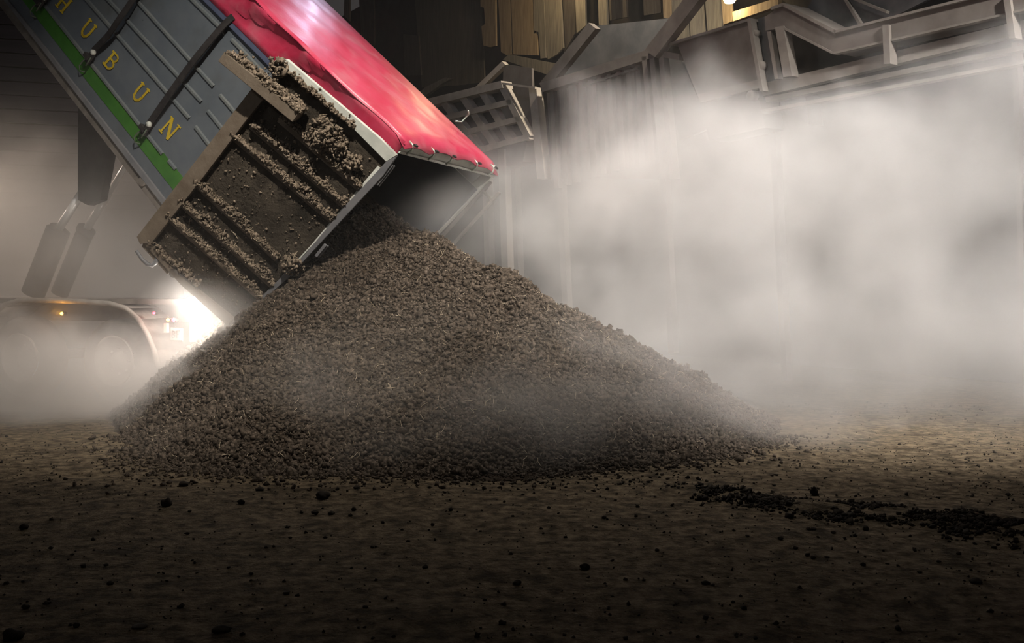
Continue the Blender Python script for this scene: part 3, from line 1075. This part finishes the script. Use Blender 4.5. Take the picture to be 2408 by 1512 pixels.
# bulb hanging by the boards, with an added light above the frame
light('rafter_lamp', 'POINT', tuple(Wq(1716, 2, -.5) - ZV * .12), None, 40, (1.0, 0.80, 0.42), 0.10)
light('rafter_lamp', 'POINT', tuple(Wq(1290, -110, -1.0)), None, 170, (1.0, 0.78, 0.45), 0.12)  # added without a bulb, warms the boards
bl = MB().lathe(Wq(1716, 2, -.5), ZV, [(0, -.05), (.09, -.03), (.12, .02), (.07, .06), (0, .08)], 14).build('rafter_lamp', M['bulb'])
tag(bl, 'small yellow lit lamp at the top edge above the bins', 'lamp')

# ------------------------------------------------------------------ hoppers and conveyor
def quad_lerp(c, u, v):
    (ax, ay), (bx, by), (cx, cy), (dx, dy) = c   # TL TR BR BL
    return ((ax * (1 - u) + bx * u) * (1 - v) + (dx * (1 - u) + cx * u) * v, (ay * (1 - u) + by * u) * (1 - v) + (dy * (1 - u) + cy * u) * v)


def mpoly(name, pts, thick, m, parent, back=0.0, bevel=0):
    return MB().prism([Mq(x, y, back) for x, y in pts], -MN * thick).build(name, m, parent, bevel=bevel)


def mbar(name, a, b, wpx, thick, m, parent, back=0.0):
    a, b = np.array(a, float), np.array(b, float)
    d = (b - a) / np.linalg.norm(b - a)
    nrm = np.array([-d[1], d[0]]) * wpx / 2
    return mpoly(name, [a - nrm, b - nrm, b + nrm, a + nrm], thick, m, parent, back)


eb = Mq(1190, 680)
hop = empty('lattice_hopper', (eb[0], eb[1], 0))
tag(hop, 'raised hopper with square steel lattice side beside the tarpaulin end', 'hopper')
Q = [(975, 246), (1176, 197), (1240, 322), (1075, 366)]
mpoly('back_panel', Q, .05, M['darkpanel'], hop, .22)
for u in (.0, .30, .53, .76, 1.0):
    a, b = quad_lerp(Q, u, 0), quad_lerp(Q, u, 1)
    mbar('lattice_bar', a, b, 15 if 0 < u < 1 else 14, .14, M['lattice'], hop, .02 if 0 < u < 1 else 0)
for v in (.34, .66, 1.0):
    a, b = quad_lerp(Q, -.02, v), quad_lerp(Q, 1.02, v)
    mbar('lattice_bar', a, b, 13, .12, M['lattice'], hop, .0)
mbar('top_rim', (960, 252), (1180, 198), 17, .25, M['lattice'], hop, -.03)
mbar('rim_brace', (1184, 148), (1118, 212), 11, .1, M['lattice'], hop, .3)
mbar('rim_brace', (1172, 195), (1258, 206), 5, .06, M['lattice'], hop, -.02)
mpoly('side_panel', [(1184, 150), (1250, 160), (1256, 330), (1246, 350), (1182, 205)], .05, M['dustypanel'], hop, .35)
mbar('corner_post', (1252, 206), (1272, 420), 18, .15, M['lattice'], hop, .1)
mpoly('hopper_chute', [(1085, 368), (1240, 326), (1230, 380), (1140, 408)], .3, M['dustypanel'], hop, .05)
for x0 in (1190, 1214):
    mbar('leg', (x0 - 12, 350), (x0 + 6, 910), 15, .14, M['dustysteel'], hop, .0 if x0 == 1190 else .5)
mbar('leg', (1140, 400), (1152, 900), 12, .14, M['dustysteel'], hop, .6)

eb = Mq(1430, 680)
bn = empty('slatted_bin', (eb[0], eb[1], 0))
tag(bn, 'open slatted feed bin with sloping rim behind the steam', 'feed bin')
mpoly('back_wall', [(1296, 196), (1392, 62), (1600, 40), (1560, 118), (1528, 128)], .05, M['darkpanel'], bn, .9)
mbar('side_rim', (1276, 204), (1392, 60), 22, .12, M['dustypanel'], bn, .2)
mbar('top_rim', (1272, 206), (1536, 124), 22, .18, M['dustysteel'], bn, 0)
mbar('top_rim', (1525, 122), (1596, 134), 15, .14, M['dustysteel'], bn, 0)
mbar('diagonal_brace', (1528, 126), (1640, -20), 30, .14, M['dustysteel'], bn, -.1)
mpoly('front_panel', [(1285, 212), (1534, 136), (1545, 420), (1300, 420)], .05, M['dustypanel'], bn, .22)
for k_ in range(11):
    x0 = 1296 + k_ * 22.5
    y0 = 206 - (x0 - 1285) * .31
    mbar('slat', (x0, y0), (x0 + 13, y0 + 240), 10, .08, M['dustysteel'], bn, .10)
mbar('mid_rail', (1370, 200), (1500, 160), 5, .08, M['dustysteel'], bn, .06)
for dx in (0, 18, 40):
    mbar('corner_post', (1514 + dx, 132), (1540 + dx, 420), 11, .12, M['dustysteel'], bn, .0)
mpoly('end_panel', [(1560, 134), (1600, 136), (1672, 300), (1600, 330), (1580, 260)], .05, M['darkpanel'], bn, .3)
for x0 in (1312, 1556):
    mbar('leg', (x0, 380), (x0 + 22, 830), 13, .12, M['dustypanel'], bn, .9)

eb = Mq(2000, 680)
cv = empty('feed_conveyor', (eb[0], eb[1], 0))
tag(cv, 'long dusty conveyor with bent trough and feed box at upper right', 'conveyor')
mpoly('feed_box', [(1592, 102), (1762, 47), (1788, 206), (1646, 240)], .5, M['dustypanel'], cv, .0)
mbar('box_rim', (1572, 104), (1764, 45), 6, .5, M['dustysteel'], cv, -.04)
mbar('box_rim', (1760, 44), (1790, 214), 8, .12, M['dustysteel'], cv, -.06)
mpoly('box_band', [(1640, 222), (1786, 186), (1789, 206), (1646, 242)], .1, M['dustysteel'], cv, -.03)
mpoly('lower_box', [(1646, 244), (1780, 210), (1800, 300), (1668, 330)], .4, M['dustypanel'], cv, .1)
mpoly('drive_plate', [(1766, 50), (1800, 38), (1832, 205), (1792, 212)], .05, M['darkpanel'], cv, .12)
for (x0, y0, r) in ((1785, 80, .05), (1797, 156, .07), (1776, 226, .075)):
    MB().lathe(Mq(x0, y0, .08), MN, [(0, 0), (r, 0), (r, .10), (r * .5, .12), (0, .12)], 18).build('bearing', M['dustysteel'], cv, True)
mbar('drive_bar', (1808, 74), (1826, 185), 9, .08, M['dustysteel'], cv, .0)
mbar('frame_post', (1832, 62), (1852, 180), 20, .14, M['dustysteel'], cv, -.03)
mpoly('trough', [(1798, 40), (1842, 10), (1962, 74), (2800, -138), (2800, -69), (1958, 124), (1842, 66), (1800, 72)], .45, M['dustypanel'], cv, .0)
mbar('trough_lip', (1812, 20), (1842, 10), 7, .5, M['dustysteel'], cv, -.04)
mbar('trough_lip', (1840, 10), (1964, 75), 8, .5, M['dustysteel'], cv, -.04)
mbar('trough_lip', (1960, 75), (2800, -136), 6, .5, M['dustysteel'], cv, -.04)
mbar('trough_foot', (1842, 66), (1958, 125), 5, .1, M['dustysteel'], cv, -.02)
mbar('trough_foot', (1958, 125), (2800, -66), 5, .1, M['dustysteel'], cv, -.02)
mbar('frame_rail', (1790, 212), (2800, -33), 30, .12, M['dustysteel'], cv, .1)
mbar('frame_rail', (1800, 235), (2800, 31), 12, .12, M['dustypanel'], cv, .05)
mbar('frame_rail', (1790, 262), (2800, 71), 8, .12, M['dustysteel'], cv, .05)
for (a, b) in (((2082, 58), (2086, 150)), ((2366, -10), (2380, 90)), ((2690, -100), (2700, 20))):
    mbar('frame_post', a, b, 15, .14, M['dustysteel'], cv, -.05)
mbar('truss_bar', (1976, -20), (2022, 58), 7, .06, M['dustysteel'], cv, .4)
mbar('truss_bar', (1990, -10), (2084, 28), 6, .06, M['dustysteel'], cv, .4)
mpoly('trough_cover', [(1930, -30), (2300, -60), (2100, 40), (1965, 70), (1890, 30)], .05, M['darkpanel'], cv, .5)
mpoly('hanging_guard', [(1830, 232), (1894, 222), (1902, 292), (1850, 270)], .3, M['darkpanel'], cv, .2)
for (x0, y0, x1) in ((1812, 220, 1845), (2385, 100, 2410), (2700, 40, 2724)):
    mbar('leg', (x0, y0), (x1, 905), 13, .12, M['dustypanel'], cv, 1.2)

# ------------------------------------------------------------------ steam and haze (one grid, built where it hangs)
vm = bpy.data.materials.new('steam')
vm.use_nodes = True
nt = vm.node_tree
nt.nodes.clear()
out = nt.nodes.new('ShaderNodeOutputMaterial')
pv = nt.nodes.new('ShaderNodeVolumePrincipled')
nt.links.new(pv.outputs[0], out.inputs['Volume'])
pv.inputs['Density'].default_value = 1.0
pv.inputs['Anisotropy'].default_value = .1
pv.inputs['Color'].default_value = (.965, .94, .91, 1)

ng = bpy.data.node_groups.new('steam_grid', 'GeometryNodeTree')
ng.interface.new_socket('Geometry', in_out='OUTPUT', socket_type='NodeSocketGeometry')
GN, GK = ng.nodes, ng.links


def put(sock, v):
    if isinstance(v, (int, float)):
        sock.default_value = v
    elif isinstance(v, (tuple, list, np.ndarray)):
        sock.default_value = tuple(map(float, v))
    else:
        GK.new(v, sock)


def op(o, a, b=0.0, c=0.0, clamp=False):
    nd = GN.new('ShaderNodeMath')
    nd.operation = o
    nd.use_clamp = clamp
    put(nd.inputs[0], a)
    put(nd.inputs[1], b)
    put(nd.inputs[2], c)
    return nd.outputs[0]


def vop(o, a, b=None, scale=None, out='Vector'):
    nd = GN.new('ShaderNodeVectorMath')
    nd.operation = o
    put(nd.inputs[0], a)
    if b is not None:
        put(nd.inputs[1], b)
    if scale is not None:
        put(nd.inputs['Scale'], scale)
    return nd.outputs[out]


def gnoise(vec, scale, detail, rough=.55, o=0):
    nd = GN.new('ShaderNodeTexNoise')
    put(nd.inputs['Vector'], vec)
    nd.inputs['Scale'].default_value = scale
    nd.inputs['Detail'].default_value = detail
    nd.inputs['Roughness'].default_value = rough
    return nd.outputs[o]


pos = GN.new('GeometryNodeInputPosition').outputs[0]
warp = vop('SCALE', vop('SUBTRACT', gnoise(pos, .45, 2, o=1), (.5, .5, .5)), scale=1.5)
q = vop('ADD', pos, warp)
sx = GN.new('ShaderNodeSeparateXYZ')
GK.new(pos, sx.inputs[0])
X, Y, Z = sx.outputs
fine = gnoise(q, 1.05, 6, .62)
big = gnoise(vop('ADD', q, (13, 4, 2)), .32, 3)


def blob(px, py, Yd, rx, ry, rz, weight, rough=1.3, soft=1.0):
    c = at_y(px, py, Yd)
    d = vop('LENGTH', vop('DIVIDE', vop('SUBTRACT', q, c), (rx, ry, rz)), out='Value')
    a = op('ADD', op('SUBTRACT', 1.0, d), op('MULTIPLY', op('SUBTRACT', fine, .5), rough))
    return op('MULTIPLY', op('SMOOTH_MIN', op('MAXIMUM', op('MULTIPLY', a, 1.0 / soft), 0.0), 1.0, .3), weight)


BLOBS = [
    (1850, 480, 12.2, 3.4, 1.6, 1.65, 1.2, 1.7),
    (1420, 420, 13.4, 1.8, 1.3, 1.3, 1.3, 1.7),
    (2380, 330, 10.8, 2.0, 1.3, 1.35, .8, 1.9),
    (1800, 770, 11.4, 3.0, 1.1, 1.25, 1.2, 1.5),
    (2300, 740, 10.7, 2.6, 1.2, 1.35, 1.1, 1.5),
    (1480, 1000, 8.9, 2.0, .8, .45, .5, 1.6),
    (1250, 985, 7.95, 1.7, .55, .5, .55, 1.7),
    (820, 860, 8.5, 1.3, .5, .6, .28, 1.9),
    (1230, 550, 12.5, 1.6, .8, 1.1, .85, 1.4),
    (1000, 480, 12.1, .8, .6, .5, .8, 1.2),
    (1720, 950, 9.3, 1.6, .8, .55, .8, 1.6),
    (1450, 810, 9.7, 1.4, .6, .6, .55, 1.6),
    (100, 900, 11.3, 2.4, 1.0, 1.0, 2.4, 1.3),
    (470, 730, 11.3, .55, .4, .45, 1.2, .8),
    (280, 1010, 10.4, 1.4, .9, .5, .45, 1.5),
    (150, 590, 13.2, 2.0, .8, 1.2, .5, 1.5),
    (60, 520, 15.2, 3.4, 1.5, 1.35, .8, 1.5),
    (330, 580, 14.6, 1.8, 1.2, 1.3, .70, 1.5),
]
dens = None
for b in BLOBS:
    s_ = blob(*b)
    dens = s_ if dens is None else op('MAXIMUM', dens, s_)
# low ground mist past the heap's toe
mist = op('MULTIPLY', op('EXPONENT', op('MULTIPLY', Z, -1.6)), op('MULTIPLY', op('SUBTRACT', Y, 7.2), .45, clamp=True))
mist = op('MULTIPLY', mist, op('MAXIMUM', op('MULTIPLY', op('SUBTRACT', big, .30), 2.2), .15))
dens = op('ADD', dens, op('MULTIPLY', mist, .20))
# hanging steam around the truck and behind it
lf = op('MULTIPLY', op('SUBTRACT', -2.2, X), .6, clamp=True)
lf = op('MULTIPLY', lf, op('MULTIPLY', op('SUBTRACT', Y, 10.8), .5, clamp=True))
lf = op('MULTIPLY', lf, op('SUBTRACT', 1.0, op('MULTIPLY', op('SUBTRACT', Z, 1.8), .38, clamp=True)))
lf = op('MULTIPLY', lf, op('MAXIMUM', op('MULTIPLY', op('SUBTRACT', fine, .25), 2.2), .2))
dens = op('ADD', dens, op('MULTIPLY', lf, .17))
# thin haze through the rest of the shed
hz_ = op('MULTIPLY', op('MULTIPLY', op('SUBTRACT', Y, 8.5), .25, clamp=True), .002)
dens = op('ADD', dens, hz_)
vc = GN.new('GeometryNodeVolumeCube')
vc.inputs['Min'].default_value = (-9.5, 6.8, -.05)
vc.inputs['Max'].default_value = (8.0, 21.0, 6.8)
vc.inputs['Resolution X'].default_value = 175
vc.inputs['Resolution Y'].default_value = 142
vc.inputs['Resolution Z'].default_value = 70
GK.new(dens, vc.inputs['Density'])
smn = GN.new('GeometryNodeSetMaterial')
smn.inputs['Material'].default_value = vm
GK.new(vc.outputs[0], smn.inputs[0])
go = GN.new('NodeGroupOutput')
GK.new(smn.outputs[0], go.inputs[0])
steam = bpy.data.objects.new('steam_cloud', bpy.data.volumes.new('steam_cloud'))
COL.objects.link(steam)
steam.data.materials.append(vm)
md = steam.modifiers.new('steam', 'NODES')
md.node_group = ng
tag(steam, 'pale steam billowing off the compost heap and drifting through the shed', 'steam', kind='stuff')
